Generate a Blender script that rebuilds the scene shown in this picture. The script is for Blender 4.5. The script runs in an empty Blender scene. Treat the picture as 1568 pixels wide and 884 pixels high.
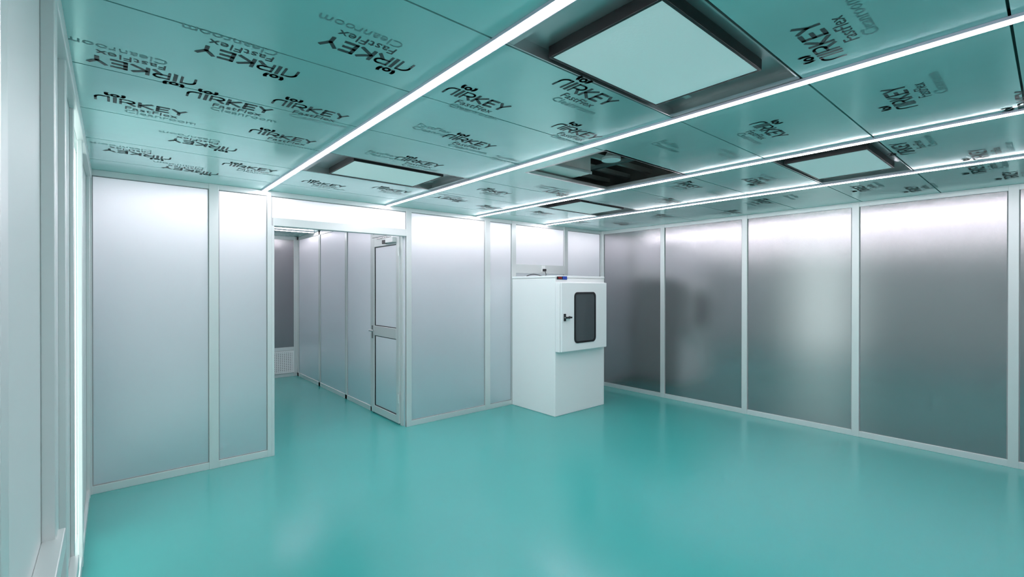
import bpy, math, random
from mathutils import Vector, Matrix
random.seed(3)
H=2.431; XL=-0.1485; XR=5.875; YB=4.689; YF=-1.3; YE=8.669; XC=2.467
OX1=1.116; OZ=2.115
LX=[1.043,2.235,3.427,4.62]
sc=bpy.context.scene
try:
    sc.view_settings.view_transform='Standard'; sc.view_settings.look='None'
except Exception: pass

def lin(c): 
    return tuple(((v/255)/12.92 if v/255<=.04045 else ((v/255+.055)/1.055)**2.4) for v in c)+(1,)
def mat(name,col,rough=.5,metal=0,emit=None,es=0,spec=.5,bump=None,var=None,coat=0,aniso=0,rot=0,tan=None):
    m=bpy.data.materials.new(name); m.use_nodes=True; nt=m.node_tree; b=nt.nodes['Principled BSDF']
    c=col if len(col)==4 else lin(col)
    b.inputs['Base Color'].default_value=c; b.inputs['Roughness'].default_value=rough; b.inputs['Metallic'].default_value=metal
    b.inputs['Specular IOR Level'].default_value=spec
    b.inputs['Coat Weight'].default_value=coat
    if aniso:
        b.inputs['Anisotropic'].default_value=aniso; b.inputs['Anisotropic Rotation'].default_value=rot
        if tan:
            tg=nt.nodes.new('ShaderNodeCombineXYZ')
            for q in range(3): tg.inputs[q].default_value=tan[q]
        else:
            tg=nt.nodes.new('ShaderNodeTangent'); tg.direction_type='RADIAL'; tg.axis='Z'
        nt.links.new(tg.outputs[0],b.inputs['Tangent'])
    if emit: b.inputs['Emission Color'].default_value=lin(emit); b.inputs['Emission Strength'].default_value=es
    tc=nt.nodes.new('ShaderNodeTexCoord')
    if bump:
        n=nt.nodes.new('ShaderNodeTexNoise'); n.inputs['Scale'].default_value=bump[0]; n.inputs['Detail'].default_value=3
        nt.links.new(tc.outputs['Object'],n.inputs['Vector'])
        bp=nt.nodes.new('ShaderNodeBump'); bp.inputs['Strength'].default_value=bump[1]; bp.inputs['Distance'].default_value=bump[2]
        nt.links.new(n.outputs['Fac'],bp.inputs['Height']); nt.links.new(bp.outputs['Normal'],b.inputs['Normal'])
    if var:
        n=nt.nodes.new('ShaderNodeTexNoise'); n.inputs['Scale'].default_value=var[0]; n.inputs['Detail'].default_value=4
        nt.links.new(tc.outputs['Object'],n.inputs['Vector'])
        mx=nt.nodes.new('ShaderNodeMix'); mx.data_type='RGBA'
        mx.inputs['A'].default_value=tuple(v*(1-var[1]) for v in c[:3])+(1,); mx.inputs['B'].default_value=tuple(min(1,v*(1+var[1])) for v in c[:3])+(1,)
        nt.links.new(n.outputs['Fac'],mx.inputs['Factor']); nt.links.new(mx.outputs['Result'],b.inputs['Base Color'])
    return m
def add_translucent(m,col,fac):
    nt=m.node_tree; pb=nt.nodes['Principled BSDF']
    tr=nt.nodes.new('ShaderNodeBsdfTranslucent'); tr.inputs[0].default_value=col
    ms=nt.nodes.new('ShaderNodeMixShader'); ms.inputs[0].default_value=fac
    nt.links.new(pb.outputs[0],ms.inputs[1]); nt.links.new(tr.outputs[0],ms.inputs[2]); nt.links.new(ms.outputs[0],nt.nodes['Material Output'].inputs['Surface'])
    return m
M={}
M['panel']=mat('frosted_panel',(.93,.92,.965,1),.5,.85,var=(.8,.03),aniso=.95,spec=.8)
M['panel_back']=add_translucent(mat('frosted_translucent_panel',(.93,.93,.97,1),.42,.85,var=(.8,.03),aniso=.9,spec=.8,tan=(1,0,0)),(.95,.96,.98,1),.34)
def glossy_mat(name,gcol,rough,dcol,mix):
    m=bpy.data.materials.new(name); m.use_nodes=True; nt=m.node_tree
    nt.nodes.remove(nt.nodes['Principled BSDF'])
    gl=nt.nodes.new('ShaderNodeBsdfAnisotropic'); gl.distribution='BECKMANN'; gl.inputs['Roughness'].default_value=rough
    df=nt.nodes.new('ShaderNodeBsdfDiffuse'); df.inputs[0].default_value=dcol
    tc=nt.nodes.new('ShaderNodeTexCoord'); n=nt.nodes.new('ShaderNodeTexNoise'); n.inputs['Scale'].default_value=.8; n.inputs['Detail'].default_value=3
    nt.links.new(tc.outputs['Object'],n.inputs['Vector'])
    mx=nt.nodes.new('ShaderNodeMix'); mx.data_type='RGBA'
    mx.inputs['A'].default_value=tuple(v*.92 for v in gcol[:3])+(1,); mx.inputs['B'].default_value=tuple(v*1.08 for v in gcol[:3])+(1,)
    nt.links.new(n.outputs['Fac'],mx.inputs['Factor']); nt.links.new(mx.outputs['Result'],gl.inputs['Color'])
    ms=nt.nodes.new('ShaderNodeMixShader'); ms.inputs[0].default_value=mix
    nt.links.new(gl.outputs[0],ms.inputs[1]); nt.links.new(df.outputs[0],ms.inputs[2]); nt.links.new(ms.outputs[0],nt.nodes['Material Output'].inputs['Surface'])
    return m
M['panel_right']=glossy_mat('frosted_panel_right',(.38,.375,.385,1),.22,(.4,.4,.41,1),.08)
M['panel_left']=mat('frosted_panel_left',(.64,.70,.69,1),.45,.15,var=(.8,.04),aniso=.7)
M['panel_front']=mat('frosted_panel_front',(.78,.80,.82,1),.45,.1,var=(.8,.04))
M['day']=add_translucent(mat('frosted_daylight_sheet',(.8,.86,.85,1),.4),(.88,.94,.93,1),.7)
M['alu']=mat('anodised_aluminium',(.72,.75,.74,1),.36,.5,bump=(60,.03,.001))
M['floor']=mat('teal_epoxy',(.046,.35,.33,1),.22,0,spec=.5,var=(.7,.06))
M['film']=mat('ceiling_film',(.38,.71,.68,1),.18,.35,bump=(2.2,.2,.02),var=(1.5,.08))
M['dark']=mat('plenum_dark',(.02,.021,.022,1),.7)
M['brown']=mat('plenum_lining',(.42,.37,.35,1),.6,0,var=(6,.3))
M['seam']=mat('seam_dark',(.03,.07,.07,1),.6)
M['seal']=mat('grey_seal',(.30,.31,.31,1),.6)
M['led']=mat('led_diffuser',(.9,.9,.9,1),.5,0,emit=(255,247,255),es=66)
M['led2']=mat('led_diffuser_wide',(.9,.9,.9,1),.5,0,emit=(255,247,255),es=48)
M['ledc']=mat('led_channel',(.72,.66,.76,1),.4,.3)
M['tray']=mat('galvanised_steel',(.50,.53,.53,1),.3,.8,bump=(8,.15,.01))
M['gasket']=mat('black_gasket',(.01,.01,.011,1),.45)
M['filter']=mat('filter_scrim_faint_glow',(.95,.98,.97,1),.75,0,bump=(90,.15,.003),emit=(225,250,245),es=.10)  # no lamp: faint emission added to brighten the white filter face
M['white']=mat('white_powdercoat',(.85,.87,.86,1),.4,0,bump=(200,.03,.0005))
M['black']=mat('black_plastic',(.012,.012,.014,1),.35)
M['glass']=mat('dark_window_glass',(.07,.082,.088,1),.12,.1,spec=.7)
M['chrome']=mat('chrome',(.6,.6,.6,1),.2,1)
M['ink']=mat('teal_black_ink',(.010,.038,.04,1),.5)
M['ink2']=mat('faint_ink',(.14,.30,.30,1),.5)
M['blue']=mat('blue_label',(.02,.06,.35,1),.4)
M['red']=mat('red_button',(.45,.02,.02,1),.3)
M['beige']=mat('duct_sheet',(.78,.74,.70,1),.5,.1)
M['grille']=mat('white_grille',(.80,.81,.80,1),.45)

class B:
    def __init__(s,name): s.n=name; s.v=[]; s.f=[]; s.m=[]; s.mats=[]
    def mi(s,m):
        if m not in s.mats: s.mats.append(m)
        return s.mats.index(m)
    def box(s,x0,x1,y0,y1,z0,z1,m):
        i=len(s.v); k=s.mi(m)
        s.v+=[(x0,y0,z0),(x1,y0,z0),(x1,y1,z0),(x0,y1,z0),(x0,y0,z1),(x1,y0,z1),(x1,y1,z1),(x0,y1,z1)]
        for q in [(0,3,2,1),(4,5,6,7),(0,1,5,4),(1,2,6,5),(2,3,7,6),(3,0,4,7)]:
            s.f.append(tuple(i+a for a in q)); s.m.append(k)
        return s
    def poly(s,pts,m):
        i=len(s.v); s.v+=[tuple(p) for p in pts]; s.f.append(tuple(range(i,i+len(pts)))); s.m.append(s.mi(m))
    def prism(s,pts,d,m):
        n=len(pts); i=len(s.v); k=s.mi(m); d=Vector(d)
        s.v+=[tuple(p) for p in pts]+[tuple(Vector(p)+d) for p in pts]
        s.f.append(tuple(range(i,i+n))[::-1]); s.m.append(k); s.f.append(tuple(range(i+n,i+2*n))); s.m.append(k)
        for a in range(n): b=(a+1)%n; s.f.append((i+a,i+b,i+n+b,i+n+a)); s.m.append(k)
    def cyl(s,c,r,d,m,n=24,r2=None):
        c=Vector(c); d=Vector(d); z=d.normalized(); x=z.orthogonal().normalized(); y=z.cross(x); r2=r if r2 is None else r2
        i=len(s.v); k=s.mi(m)
        for cc,rr in((c,r),(c+d,r2)):
            for a in range(n):
                t=2*math.pi*a/n; s.v.append(tuple(cc+x*rr*math.cos(t)+y*rr*math.sin(t)))
        s.f.append(tuple(range(i,i+n))[::-1]); s.m.append(k); s.f.append(tuple(range(i+n,i+2*n))); s.m.append(k)
        for a in range(n): b=(a+1)%n; s.f.append((i+a,i+b,i+n+b,i+n+a)); s.m.append(k)
    def done(s,bevel=0,parent=None,origin=None,fix=True):
        me=bpy.data.meshes.new(s.n); 
        o=Vector(origin) if origin else Vector((0,0,0))
        me.from_pydata([tuple(Vector(v)-o) for v in s.v],[],s.f)
        for m in s.mats: me.materials.append(M[m])
        me.polygons.foreach_set('material_index',s.m)
        me.update()
        if fix:
            import bmesh
            bm=bmesh.new(); bm.from_mesh(me); bmesh.ops.recalc_face_normals(bm,faces=bm.faces); bm.to_mesh(me); bm.free()
        ob=bpy.data.objects.new(s.n,me); sc.collection.objects.link(ob); ob.location=o
        if bevel:
            b=ob.modifiers.new('bevel','BEVEL'); b.width=bevel; b.segments=2; b.limit_method='ANGLE'
        if parent: 
            ob.parent=parent; ob.location=o-parent.location
        return ob
def empty(name,loc=(0,0,0)):
    e=bpy.data.objects.new(name,None); e.location=loc; sc.collection.objects.link(e); return e

T=.05
YS=6.3
# ---------------- floor
b=B('floor'); b.box(XL-T,XR+T,YF-T,YE+T,-.06,0,'floor'); b.done()
# ---------------- walls
b=B('wall_back')
def sheet(x0,x1,z0,z1): b.poly([(x0,YB,z0),(x1,YB,z0),(x1,YB,z1),(x0,YB,z1)],'panel_back')
sheet(XL,OX1,0,H); sheet(XC,XR,0,H); sheet(OX1,XC,OZ,H); b.done(fix=False)
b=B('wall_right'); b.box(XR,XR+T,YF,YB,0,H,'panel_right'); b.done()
WIN=[(2.93,3.84)]
b=B('wall_left')
yy=YF
for a,c in WIN+[(YB,YB)]:
    b.box(XL-T,XL,yy,a,0,H,'panel_left'); yy=c
for a,c in WIN: b.box(XL-T,XL,a,c,0,.06,'panel_left'); b.box(XL-T,XL,a,c,H-.07,H,'panel_left')
b.done()
for k,(a,c) in enumerate(WIN):
    b=B('window_%d'%(k+1)); b.poly([(XL-.02,a,.06),(XL-.02,c,.06),(XL-.02,c,H-.07),(XL-.02,a,H-.07)],'day'); b.done(fix=False)
b=B('wall_front'); b.box(XL-T,XR+T,YF-T,YF,0,H,'panel_front'); b.done()
b=B('wall_corridor_right'); 
b.box(XC,XC+T,5.53,YE,0,H,'panel'); b.box(XC,XC+T,YB+.001,4.79,0,H,'panel'); b.box(XC,XC+T,4.79,5.53,2.16,H,'panel'); b.done()
b=B('wall_corridor_left'); b.box(XL-T,XL,YB,YE,0,H,'panel_front'); b.done()
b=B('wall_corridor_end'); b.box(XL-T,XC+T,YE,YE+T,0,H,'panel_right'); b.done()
b=B('wall_side_room_back'); b.box(XC+T,XR+T,YS,YS+T,0,H,'panel_front'); b.done()
b=B('wall_side_room_right'); b.box(XR,XR+T,YB,YS,0,H,'panel_front'); b.done()
# ---------------- trims (aluminium profiles)
e=.012; g='alu'
b=B('trim_1')
y0,y1=YB-e,YB+.012
def post(x0,x1,z0=0,z1=H):
    b.box(x0,x1,y0-.004,y1,z0,z1,g)
    b.box(x0-.006,x0,YB-.004,YB+.004,z0,z1,'seal'); b.box(x1,x1+.006,YB-.004,YB+.004,z0,z1,'seal')
post(XL+.001,XL+.03); post(.62,.69); post(1.07,1.104); post(2.467,2.53); post(3.56,3.64); post(4.0,4.075,0); post(5.01,5.085); post(XR-.035,XR-.001)
for a,c in ((XL,OX1),(XC,XR)):
    b.box(a,c,y0,y1,0,.06,g); b.box(a,c,YB-.005,y1-.002,.06,.066,'seal')
b.box(XL,XR,y0,y1,H-.045,H,g); b.box(XL,XR,YB-.005,y1-.002,H-.051,H-.045,'seal')
b.box(4.075,5.01,y0-.002,y1,1.74,1.86,g)
b.box(1.116,2.467,YB-.016,YB+T+.012,OZ,OZ+.075,g)
b.box(1.104,1.128,YB-.016,YB+T+.012,0,OZ,g)
b.done(.002)
b=B('trim_2')
ys=[YB-.03]+[3.5975-1.12*k for k in range(5)]
for y in ys:
    b.box(XR-e-.004,XR,y-.032,y+.032,0,H,g); b.box(XR-.004,XR,y-.04,y+.04,0,H,'seal')
b.box(XR-e,XR,YF,YB,0,.06,g); b.box(XR-e,XR,YF,YB,H-.05,H,g); b.done(.002)
b=B('trim_3')
pr=.03
for y in (YB-.05,3.53): b.box(XL,XL+pr*.7,y-.03,y+.03,0,H,g)
b.box(XL,XL+.022,2.30,2.37,.33,H,g); b.box(XL,XL+.015,2.9,2.93,0,H,g); b.box(XL,XL+.012,3.84,3.87,0,H,g)
b.box(XL,XL+pr,1.78,1.85,0,H,g)
b.box(XL,XL+pr*.5,1.08,1.15,0,H,g); b.box(XL,XL+pr*.6,-.15,-.08,0,H,g)
b.box(XL,XL+.018,YF,YB,0,.06,g)
b.box(XL,XL+.03,YF,YB,H-.07,H,g)
b.box(XL,XL+.045,1.15,1.85,.80,.86,g)
b.box(XL,XL+.03,1.85,2.9,.26,.33,g)
b.done(.003)
b=B('trim_4')
for y in (5.56,6.41,7.51,8.62): b.box(XC-e,XC,y-.035,y+.035,0,H,g); b.box(XC-.004,XC,y-.043,y+.043,0,H,'seal')
b.box(XC-e,XC,5.53,YE,0,.06,g); b.box(XC-e,XC,YB+T,YE,H-.06,H,g)
b.box(XC-.016,XC,YB+T,4.79,0,H,g)
b.box(XC-.016,XC,4.79,5.53,2.16,2.2,g)
b.done(.002)
b=B('trim_5')
b.box(XL,XC,YE-e,YE,0,.06,g); b.box(XL,XC,YE-e,YE,H-.06,H,g); b.box(XL,XC,YE-e,YE,.45,.51,g)
for x in (1.0,2.43): b.box(x-.03,x+.03,YE-e-.003,YE,0,H,g)
b.done(.002)
# ---------------- ceiling
ysm=[YF,-.5,.10,.70,1.30,1.90,2.50,3.10,3.70,4.30,YB]
xsm=[XL]+LX+[XR]
HX0,HX1,HY0,HY1=2.40,3.40,1.88,2.66
b=B('ceiling'); s=.004
ffu=[(1,3),(1,7),(3,3),(3,7)]
for i in range(5):
    for j in range(len(ysm)-1):
        if (i,j) in ffu: continue
        x0,x1,yy0,yy1=xsm[i]+s,xsm[i+1]-s,ysm[j]+s,ysm[j+1]-s
        if i==2 and j in (5,6):
            if j==5:
                b.box(x0,HX0,yy0,ysm[7]-s,H,H+.02,'film'); b.box(HX1,x1,yy0,ysm[7]-s,H,H+.02,'film'); b.box(HX0,HX1,HY1,ysm[7]-s,H,H+.02,'film')
            continue
        b.box(x0,x1,yy0,yy1,H,H+.02,'film')
for i in range(3):
    for j in range(5):
        x0=XL+(XC-XL)*i/3; x1=XL+(XC-XL)*(i+1)/3; a0=YB+(YE-YB)*j/5; a1=YB+(YE-YB)*(j+1)/5
        b.box(x0+s,x1-s,a0+s,a1-s,H,H+.02,'film')
for i in range(3):
    for j in range(2):
        x0=XC+T+(XR-XC-T)*i/3; x1=XC+T+(XR-XC-T)*(i+1)/3; a0=YB+(YS-YB)*j/2; a1=YB+(YS-YB)*(j+1)/2
        b.box(x0+s,x1-s,a0+s,a1-s,H,H+.02,'film')
for x in LX: b.box(x-.03,x+.03,YF,YB,H+.0205,H+.03,'seam')
for j,y in enumerate(ysm[1:-1]):
    for i in range(5):
        if (i,j) in ffu or (i,j+1) in ffu or (i==2 and 4<j+1<7): continue
        b.box(xsm[i],xsm[i+1],y-.03,y+.03,H+.0205,H+.03,'seam')
b.done()
b=B('roof_void_shell')
b.box(XL-T,XR+T,YF-T,YE+T,H+.9,H+.95,'dark')
for (x0,x1,a0,a1) in [(XL-T-.02,XL-T,YF,YE),(XR+T,XR+T+.02,YF,YE),(XL-T,XR+T,YF-T-.02,YF-T),(XL-T,XR+T,YE+T,YE+T+.02)]: b.box(x0,x1,a0,a1,H+.0,H+.9,'dark')
b.done()
# ---------------- LED strips
for k,x in enumerate(LX):
    b=B('led_light_strip'); b.box(x-.024,x+.024,YF+.005,YB-.025,H-.012,H-.0005,'ledc')
    b.box(x-.011,x+.011,YF+.015,YB-.035,H-.016,H-.0115,'led'); b.done()
for y in (7.7,4.95):  # far strip is seen; near one is unseen, added to backlight the wall panels
    b=B('corridor_seen_and_added_light'); b.box(XL+.05,XC-.03,y-.03,y+.03,H-.012,H-.0005,'ledc'); b.box(XL+.06,XC-.04,y-.018,y+.018,H-.016,H-.0115,'led2'); b.done()
b=B('side_room_added_light'); y=4.95; b.box(XC+T+.03,XR-.03,y-.03,y+.03,H-.012,H-.0005,'ledc'); b.box(XC+T+.04,XR-.04,y-.018,y+.018,H-.016,H-.0115,'led2'); b.done()  # unseen strip, added so the back wall panels glow near the top
# ---------------- filter units
for (i,j) in ffu:
    x0,x1=xsm[i]+.028,xsm[i+1]-.028; a0,a1=ysm[j]+.004,ysm[j+1]-.004
    cx=(x0+x1)/2
    root=empty('ceiling_filter_unit',(cx,(a0+a1)/2,H))
    b=B('tray'); zt=H+.045
    b.box(x0,x1,a0,a1,zt,zt+.01,'tray')
    b.box(x0,x0+.006,a0,a1,H,zt,'tray'); b.box(x1-.006,x1,a0,a1,H,zt,'tray'); b.box(x0,x1,a0,a0+.006,H,zt,'tray'); b.box(x0,x1,a1-.006,a1,H,zt,'tray')
    b.box(x0+.006,x0+.04,a0+.006,a1-.006,H+.002,H+.006,'tray'); b.box(x1-.04,x1-.006,a0+.006,a1-.006,H+.002,H+.006,'tray')
    b.done(parent=root)
    fx0,fx1,fy0,fy1=cx-.365,cx+.365,a0+.075,a1-.025
    b=B('filter_frame'); w=.012
    b.box(fx0,fx1,fy0,fy0+w,H,zt,'gasket'); b.box(fx0,fx1,fy1-w,fy1,H,zt,'gasket'); b.box(fx0,fx0+w,fy0+w,fy1-w,H,zt,'gasket'); b.box(fx1-w,fx1,fy0+w,fy1-w,H,zt,'gasket'); b.done(.002,parent=root)
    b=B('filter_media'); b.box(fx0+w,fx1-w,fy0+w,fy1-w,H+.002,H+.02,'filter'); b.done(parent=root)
    b=B('rating_label'); b.box(fx1+.03,fx1+.13,fy1-.12,fy1-.09,zt-.004,zt-.0005,'alu'); b.done(parent=root)
# ---------------- open hatch
root=empty('ceiling_access_hatch',((HX0+HX1)/2,(HY0+HY1)/2,H))
b=B('hatch_frame'); w=.022
zf=H+.025
b.box(HX0,HX1,HY0,HY0+w,H,zf,'tray'); b.box(HX0,HX1,HY1-w,HY1,H,zf,'tray'); b.box(HX0,HX0+w,HY0+w,HY1-w,H,zf,'tray'); b.box(HX1-w,HX1,HY0+w,HY1-w,H,zf,'tray'); b.done(parent=root)
b=B('plenum_box'); z1=H+.5; z0=H+.035
a,c,d,f_=HX0-.1,HX1+.5,HY0-.1,HY1+.6
b.box(a,c,d,f_,z1,z1+.02,'brown'); b.box(a-.02,a,d,f_,z0,z1,'brown'); b.box(c,c+.02,d,f_,z0,z1,'brown'); b.box(a,c,d-.02,d,z0,z1,'brown'); b.box(a,c,f_,f_+.02,z0,z1,'brown'); b.done(parent=root)
b=B('duct'); b.box(2.43,2.95,2.46,3.1,H+.04,H+.4,'beige'); b.box(2.425,2.955,2.45,2.46,H+.035,H+.06,'alu'); b.done(.004,parent=root)
b=B('beams')
for y in (2.25,2.5,2.75,3.0): b.box(2.99,c,y,y+.03,H+.20,H+.24,'beige')
b.box(3.25,3.29,d,f_,H+.17,H+.20,'tray'); b.done(parent=root)
b=B('pendant_lamp'); 
b.cyl((3.02,2.31,H+.13),.075,(0,0,.02),'white',32); b.cyl((3.02,2.31,H+.15),.06,(0,0,.05),'white',32,r2=.03); b.cyl((3.02,2.31,H+.2),.008,(0,0,.30),'chrome',12); b.done(parent=root)
# ---------------- door
root=empty('door_1',(XC,5.16,0))
b=B('door_leaf'); dx0,dx1=XC-.03,XC+.02; ya,yb=4.795,5.525
b.box(dx0,dx1,ya,ya+.07,.015,2.155,g); b.box(dx0,dx1,yb-.075,yb,.015,2.155,g)
b.box(dx0,dx1,ya+.07,yb-.075,2.04,2.155,g); b.box(dx0,dx1,ya+.07,yb-.075,.96,1.08,g); b.box(dx0,dx1,ya+.07,yb-.075,.015,.10,g)
b.done(.004,parent=root)
b=B('door_seals'); q=.008
for z0,z1 in ((.10,.96),(1.08,2.04)):
    u0,u1=ya+.07,yb-.075
    b.box(XC-.022,XC-.011,u0,u0+q,z0,z1,'black'); b.box(XC-.022,XC-.011,u1-q,u1,z0,z1,'black'); b.box(XC-.022,XC-.011,u0+q,u1-q,z0,z0+q,'black'); b.box(XC-.022,XC-.011,u0+q,u1-q,z1-q,z1,'black')
b.box(XC-.018,XC-.001,yb,yb+.006,.015,2.16,'black'); b.box(XC-.018,XC-.001,ya,yb,2.155,2.162,'black'); b.done(parent=root)
b=B('door_panels'); b.box(XC-.012,XC,ya+.07,yb-.075,.10,.96,'panel'); b.box(XC-.012,XC,ya+.07,yb-.075,1.08,2.04,'panel'); b.done(parent=root)
b=B('door_closer'); b.box(dx0-.05,dx0,ya+.06,ya+.33,2.06,2.12,'alu'); b.box(dx0-.045,dx0-.02,ya+.15,ya+.5,2.122,2.135,'chrome'); b.box(dx0-.051,dx0-.02,ya+.24,ya+.33,2.055,2.1,'black'); b.done(.004,parent=root)
b=B('door_handle'); b.box(dx0-.008,dx0,yb-.06,yb-.02,.92,1.08,'chrome'); b.cyl((dx0,yb-.04,1.02),.01,(-.05,0,0),'chrome',16); b.cyl((dx0-.05,yb-.045,1.02),.009,(0,-.12,0),'chrome',16); b.done(.001,parent=root)
b=B('door_hinges')
for z in (.25,1.9): b.cyl((dx0-.008,ya-.004,z),.009,(0,0,.1),'alu',16)
b.done(parent=root)
# ---------------- vent grille on end wall
root=empty('ventilation_grille',(1.75,YE,.25))
b=B('grille_frame'); x0,x1=1.1,2.40
yg=YE-e
b.box(x0,x1,yg-.012,yg,.065,.09,'grille'); b.box(x0,x1,yg-.012,yg,.42,.448,'grille'); b.box(x0,x0+.03,yg-.012,yg,.09,.42,'grille'); b.box(x1-.03,x1,yg-.012,yg,.09,.42,'grille'); b.done(parent=root)
b=B('grille_mesh')
b.box(x0+.03,x1-.03,yg-.001,yg,.09,.42,'dark')  # dark backing sheet: shade of the mesh holes put into its colour
n=40
for k in range(n): 
    x=x0+.03+(x1-x0-.06)*(k+.5)/n; b.box(x-.010,x+.010,yg-.006,yg-.003,.09,.42,'grille')
for k in range(11):
    z=.09+.33*(k+.5)/11; b.box(x0+.03,x1-.03,yg-.007,yg-.004,z-.009,z+.009,'grille')
b.done(parent=root)
# ---------------- pass box
bx0,bx1,by0,by1,bz=4.004,4.93,3.885,YB-.018,1.69
root=empty('pass_through_cabinet',((bx0+bx1)/2,(by0+by1)/2,0))
b=B('cabinet_body'); b.box(bx0,bx1,by0,by1,0.0,bz-.03,'white'); b.box(bx0-.004,bx1+.004,by0-.004,by1,bz-.028,bz,'white'); b.done(.006,parent=root)
sy0,sx0,sx1,sz0,sz1=3.785,4.008,4.86,.775,1.61
b=B('door_housing'); b.box(sx0,sx1,sy0+.03,by0,sz0,sz1,'white'); b.done(.006,parent=root)
b=B('cabinet_door')
wcx,wcz,ww,wh=4.43,1.18,.40,.62
b.box(sx0+.004,sx1-.004,sy0,sy0+.027,sz0+.004,sz1-.004,'white')
b.done(.008,parent=root)
b=B('window_gasket')
def rr2(w,h,r,n=8):
    p=[]
    for a0,sx,sz in ((0,1,1),(90,-1,1),(180,-1,-1),(270,1,-1)):
        for k in range(n+1):
            t=math.radians(a0+90*k/n); p.append((wcx+sx*(w/2-r)+r*math.cos(t),wcz+sz*(h/2-r)+r*math.sin(t)))
    return p
o=rr2(ww,wh,.055); i_=rr2(ww-.045,wh-.045,.04)
n=len(o); k=b.mi('black')
base=len(b.v)
for ring,y in((o,sy0+.0),(o,sy0-.008),(i_,sy0-.008),(i_,sy0-.001)): b.v+=[(p[0],y,p[1]) for p in ring]
for r in range(3):
    for a in range(n):
        c=(a+1)%n; b.f.append((base+r*n+a,base+r*n+c,base+(r+1)*n+c,base+(r+1)*n+a)); b.m.append(k)
b.done(parent=root)
b=B('window_glass'); b.prism([(p[0],sy0-.001,p[1]) for p in i_],(0,-.002,0),'glass'); b.done(parent=root)
b=B('latch'); b.box(4.045,4.075,sy0-.012,sy0,1.15,1.235,'black'); b.cyl((4.06,sy0-.01,1.19),.013,(0,-.03,0),'chrome',16); b.box(4.045,4.15,sy0-.045,sy0-.028,1.18,1.2,'black'); b.cyl((4.13,sy0,1.19),.018,(0,-.02,0),'chrome',16); b.done(.002,parent=root)
b=B('control_strip'); b.box(4.03,4.12,by0-.012,by0-.004,bz-.045,bz-.012,'black'); b.cyl((4.055,by0-.012,bz-.028),.009,(0,-.008,0),'red',16); b.cyl((4.085,by0-.012,bz-.028),.009,(0,-.008,0),'red',16)
b.box(4.125,4.20,by0-.012,by0-.004,bz-.048,bz-.008,'blue'); b.done(parent=root)
b=B('cabinet_hinges')
for z in (1.47,.93): b.cyl((sx1+.002,sy0+.02,z-.04),.008,(0,0,.08),'chrome',12)
b.done(parent=root)
# ---------------- socket & cable
root=empty('power_socket',(4.57,YB-.018,1.8))
b=B('socket_plate'); b.box(4.535,4.605,YB-.03,YB-.0145,1.765,1.85,'white'); b.done(.003,parent=root)
b=B('plug'); b.box(4.55,4.59,YB-.07,YB-.03,1.77,1.805,'black'); b.done(.005,parent=root)
cu=bpy.data.curves.new('power_cable','CURVE'); cu.dimensions='3D'; cu.bevel_depth=.005; cu.bevel_resolution=3
sp=cu.splines.new('NURBS'); P=[(4.57,YB-.06,1.775),(4.56,YB-.1,1.72),(4.5,YB-.14,1.698),(4.4,YB-.16,1.70),(4.3,YB-.1,1.74),(4.2,YB-.08,1.70),(4.18,YB-.08,1.68)]
sp.points.add(len(P)-1)
for q,p in zip(sp.points,P): q.co=(p[0]-4.57,p[1]-(YB-.018),p[2]-1.8,1)
sp.use_endpoint_u=True; sp.order_u=4
co=bpy.data.objects.new('power_cable',cu); cu.materials.append(M['black']); sc.collection.objects.link(co); co.parent=root

# ---------------- printed film lettering
def strokes():
    L=[]; x=0
    def arc(cx,cy,r,a0,a1,n=8): return [(cx+r*math.cos(math.radians(a0+(a1-a0)*k/n)),cy+r*math.sin(math.radians(a0+(a1-a0)*k/n))) for k in range(n+1)]
    L.append([(0,0),(0,.45)]+arc(.38,.55,.38,180,90)+[(.62,.93),(.62,0)]); x=.92
    L.append([(x,0),(x,.93)])
    L.append(arc(x,1.38,.17,0,360,14)); L.append(arc(x,1.52,.42,215,160,6)); L.append(arc(x,1.52,.42,-35,20,6))
    x=1.2; L.append([(x,0),(x,.93),(x+.42,.93)]+arc(x+.42,.68,.25,90,-90)+[(x,.43)]); L.append([(x+.35,.43),(x+.68,0)])
    x=2.15; L.append([(x,0),(x,.93)]); L.append([(x+.6,.93),(x+.05,.45),(x+.65,0)])
    x=3.08; L.append([(x+.55,.93),(x,.93),(x,0),(x+.55,0)]); L.append([(x,.47),(x+.5,.47)])
    x=3.9; L.append([(x,.93),(x+.33,.45),(x+.66,.93)]); L.append([(x+.33,.45),(x+.33,0)])
    return L,4.56
def add_ribbon(bl,pts,w,M4,m):
    for a,c in zip(pts[:-1],pts[1:]):
        a=Vector((a[0],a[1],0)); c=Vector((c[0],c[1],0)); d=(c-a)
        if d.length<1e-6: continue
        d.normalize(); n=Vector((-d.y,d.x,0))*w/2; a=a-d*w*.42; c=c+d*w*.42
        bl.poly([M4@(a-n),M4@(c-n),M4@(c+n),M4@(a+n)],m)
def text_mesh(txt,size):
    cu=bpy.data.curves.new('t','FONT'); cu.body=txt; cu.size=size; cu.resolution_u=2
    o=bpy.data.objects.new('t',cu); sc.collection.objects.link(o)
    dg=bpy.context.evaluated_depsgraph_get(); me=bpy.data.meshes.new_from_object(o.evaluated_get(dg))
    vs=[v.co.copy() for v in me.vertices]; fs=[tuple(p.vertices) for p in me.polygons]
    bpy.data.objects.remove(o); return vs,fs
TX={k:text_mesh(k,1) for k in ('FastFlex','Cleanroom')}
def add_text(bl,k,size,M4,m):
    vs,fs=TX[k]; i=len(bl.v); mi=bl.mi(m)
    bl.v+=[tuple(M4@(v*size)) for v in vs]
    for f in fs: bl.f.append(tuple(i+a for a in f)); bl.m.append(mi)
SL,SW=strokes()
bl=B('printed_film_lettering')
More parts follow.
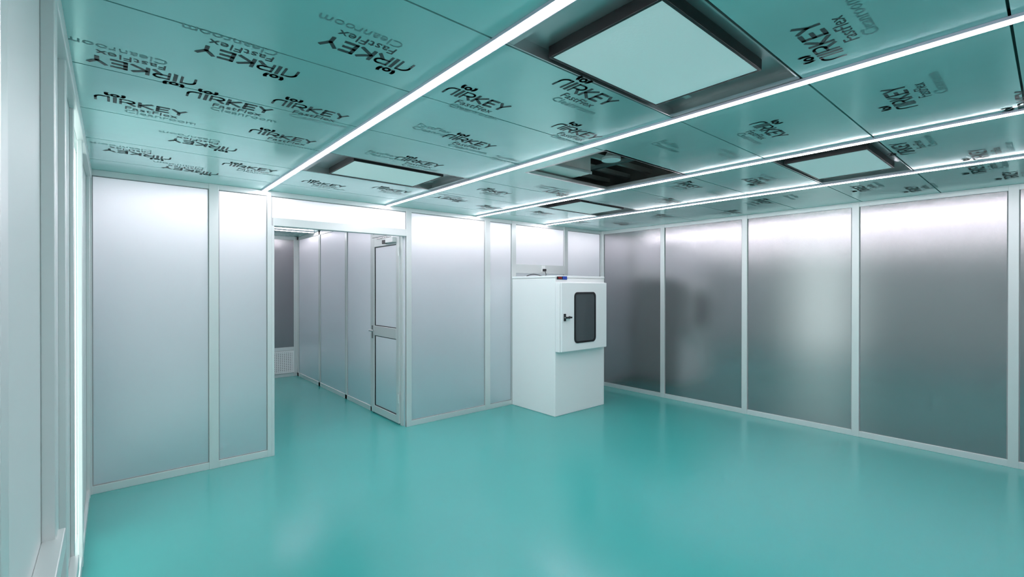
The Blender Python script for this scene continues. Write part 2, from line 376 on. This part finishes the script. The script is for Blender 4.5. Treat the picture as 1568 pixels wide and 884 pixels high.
def logo(x0,y,up=True,w=.34,faint=False,parts=3):
    m='ink2' if faint else 'ink'; z=H-.0012
    sca=w/SW
    if up: A=Matrix.Translation((x0,y,z))@Matrix.Rotation(math.pi,4,'X')
    else: A=Matrix.Translation((x0+w,y,z))@Matrix.Rotation(math.pi,4,'Y')
    if parts&1:
        for s_ in SL: add_ribbon(bl,[(p[0]*sca,p[1]*sca) for p in s_],.19*sca if len(s_)<12 else .13*sca,A,m)
    if parts&2:
        add_text(bl,'FastFlex',.066,A@Matrix.Translation((w*.30,-.068,0)),m)
        add_text(bl,'Cleanroom',.066,A@Matrix.Translation((w*.30,-.125,0)),'ink2')
for x,y,u in [(-.07,2.38,0),(.24,2.02,0),(.57,1.66,0),(-.06,2.92,1),(.26,2.60,1),(.58,2.44,1),(-.04,3.92,0),(.26,3.40,0),(.59,2.98,1),(.28,4.22,0),(.6,3.9,1),
    (1.13,1.80,1),(1.47,2.34,1),(1.47,2.95,1),(1.83,1.80,1),(1.77,.52,0),(2.62,.44,0),(2.62,1.08,1),(1.2,4.1,1),(1.75,3.95,1),(2.5,3.4,1),(3.0,3.0,0),(2.4,3.9,0),(3.0,4.1,1),
    (3.65,.6,0),(4.2,.3,0),(3.6,2.1,1),(4.15,2.6,1),(3.9,1.6,0),(4.9,1.1,0),(5.3,.8,0),(4.9,2.0,1),(5.35,2.5,1),(5.0,3.2,1),(3.7,4.0,1),(4.6,4.2,1),(5.2,3.9,0),(4.75,.35,0),(5.2,.2,0),
    (2.55,-.15,0),(3.1,.05,0)]:
    logo(x,y,bool(u))
for x,y,u in [(1.15,2.2,1),(1.15,2.85,1),(1.85,2.4,1),(2.4,1.5,1),(3.0,1.5,0),(2.7,2.85,1),(3.6,3.0,1),(4.1,2.0,1),(4.8,1.6,1)]:
    logo(x,y,bool(u),faint=True,parts=2)
logo(1.45,1.42,True,.36)
bl.done(fix=False)

# ---------------- world & camera
w=bpy.data.worlds.new('World'); sc.world=w; w.use_nodes=True; w.node_tree.nodes['Background'].inputs[0].default_value=(.86,.97,.96,1); w.node_tree.nodes['Background'].inputs[1].default_value=3.0
cam=bpy.data.cameras.new('Camera'); cam.lens=36*713.62/1568; cam.sensor_width=36; cam.clip_start=.02
co=bpy.data.objects.new('Camera',cam); sc.collection.objects.link(co); co.location=(0,0,1.55)
co.rotation_euler=(math.radians(90-.158),0,math.radians(-40.58)); sc.camera=co
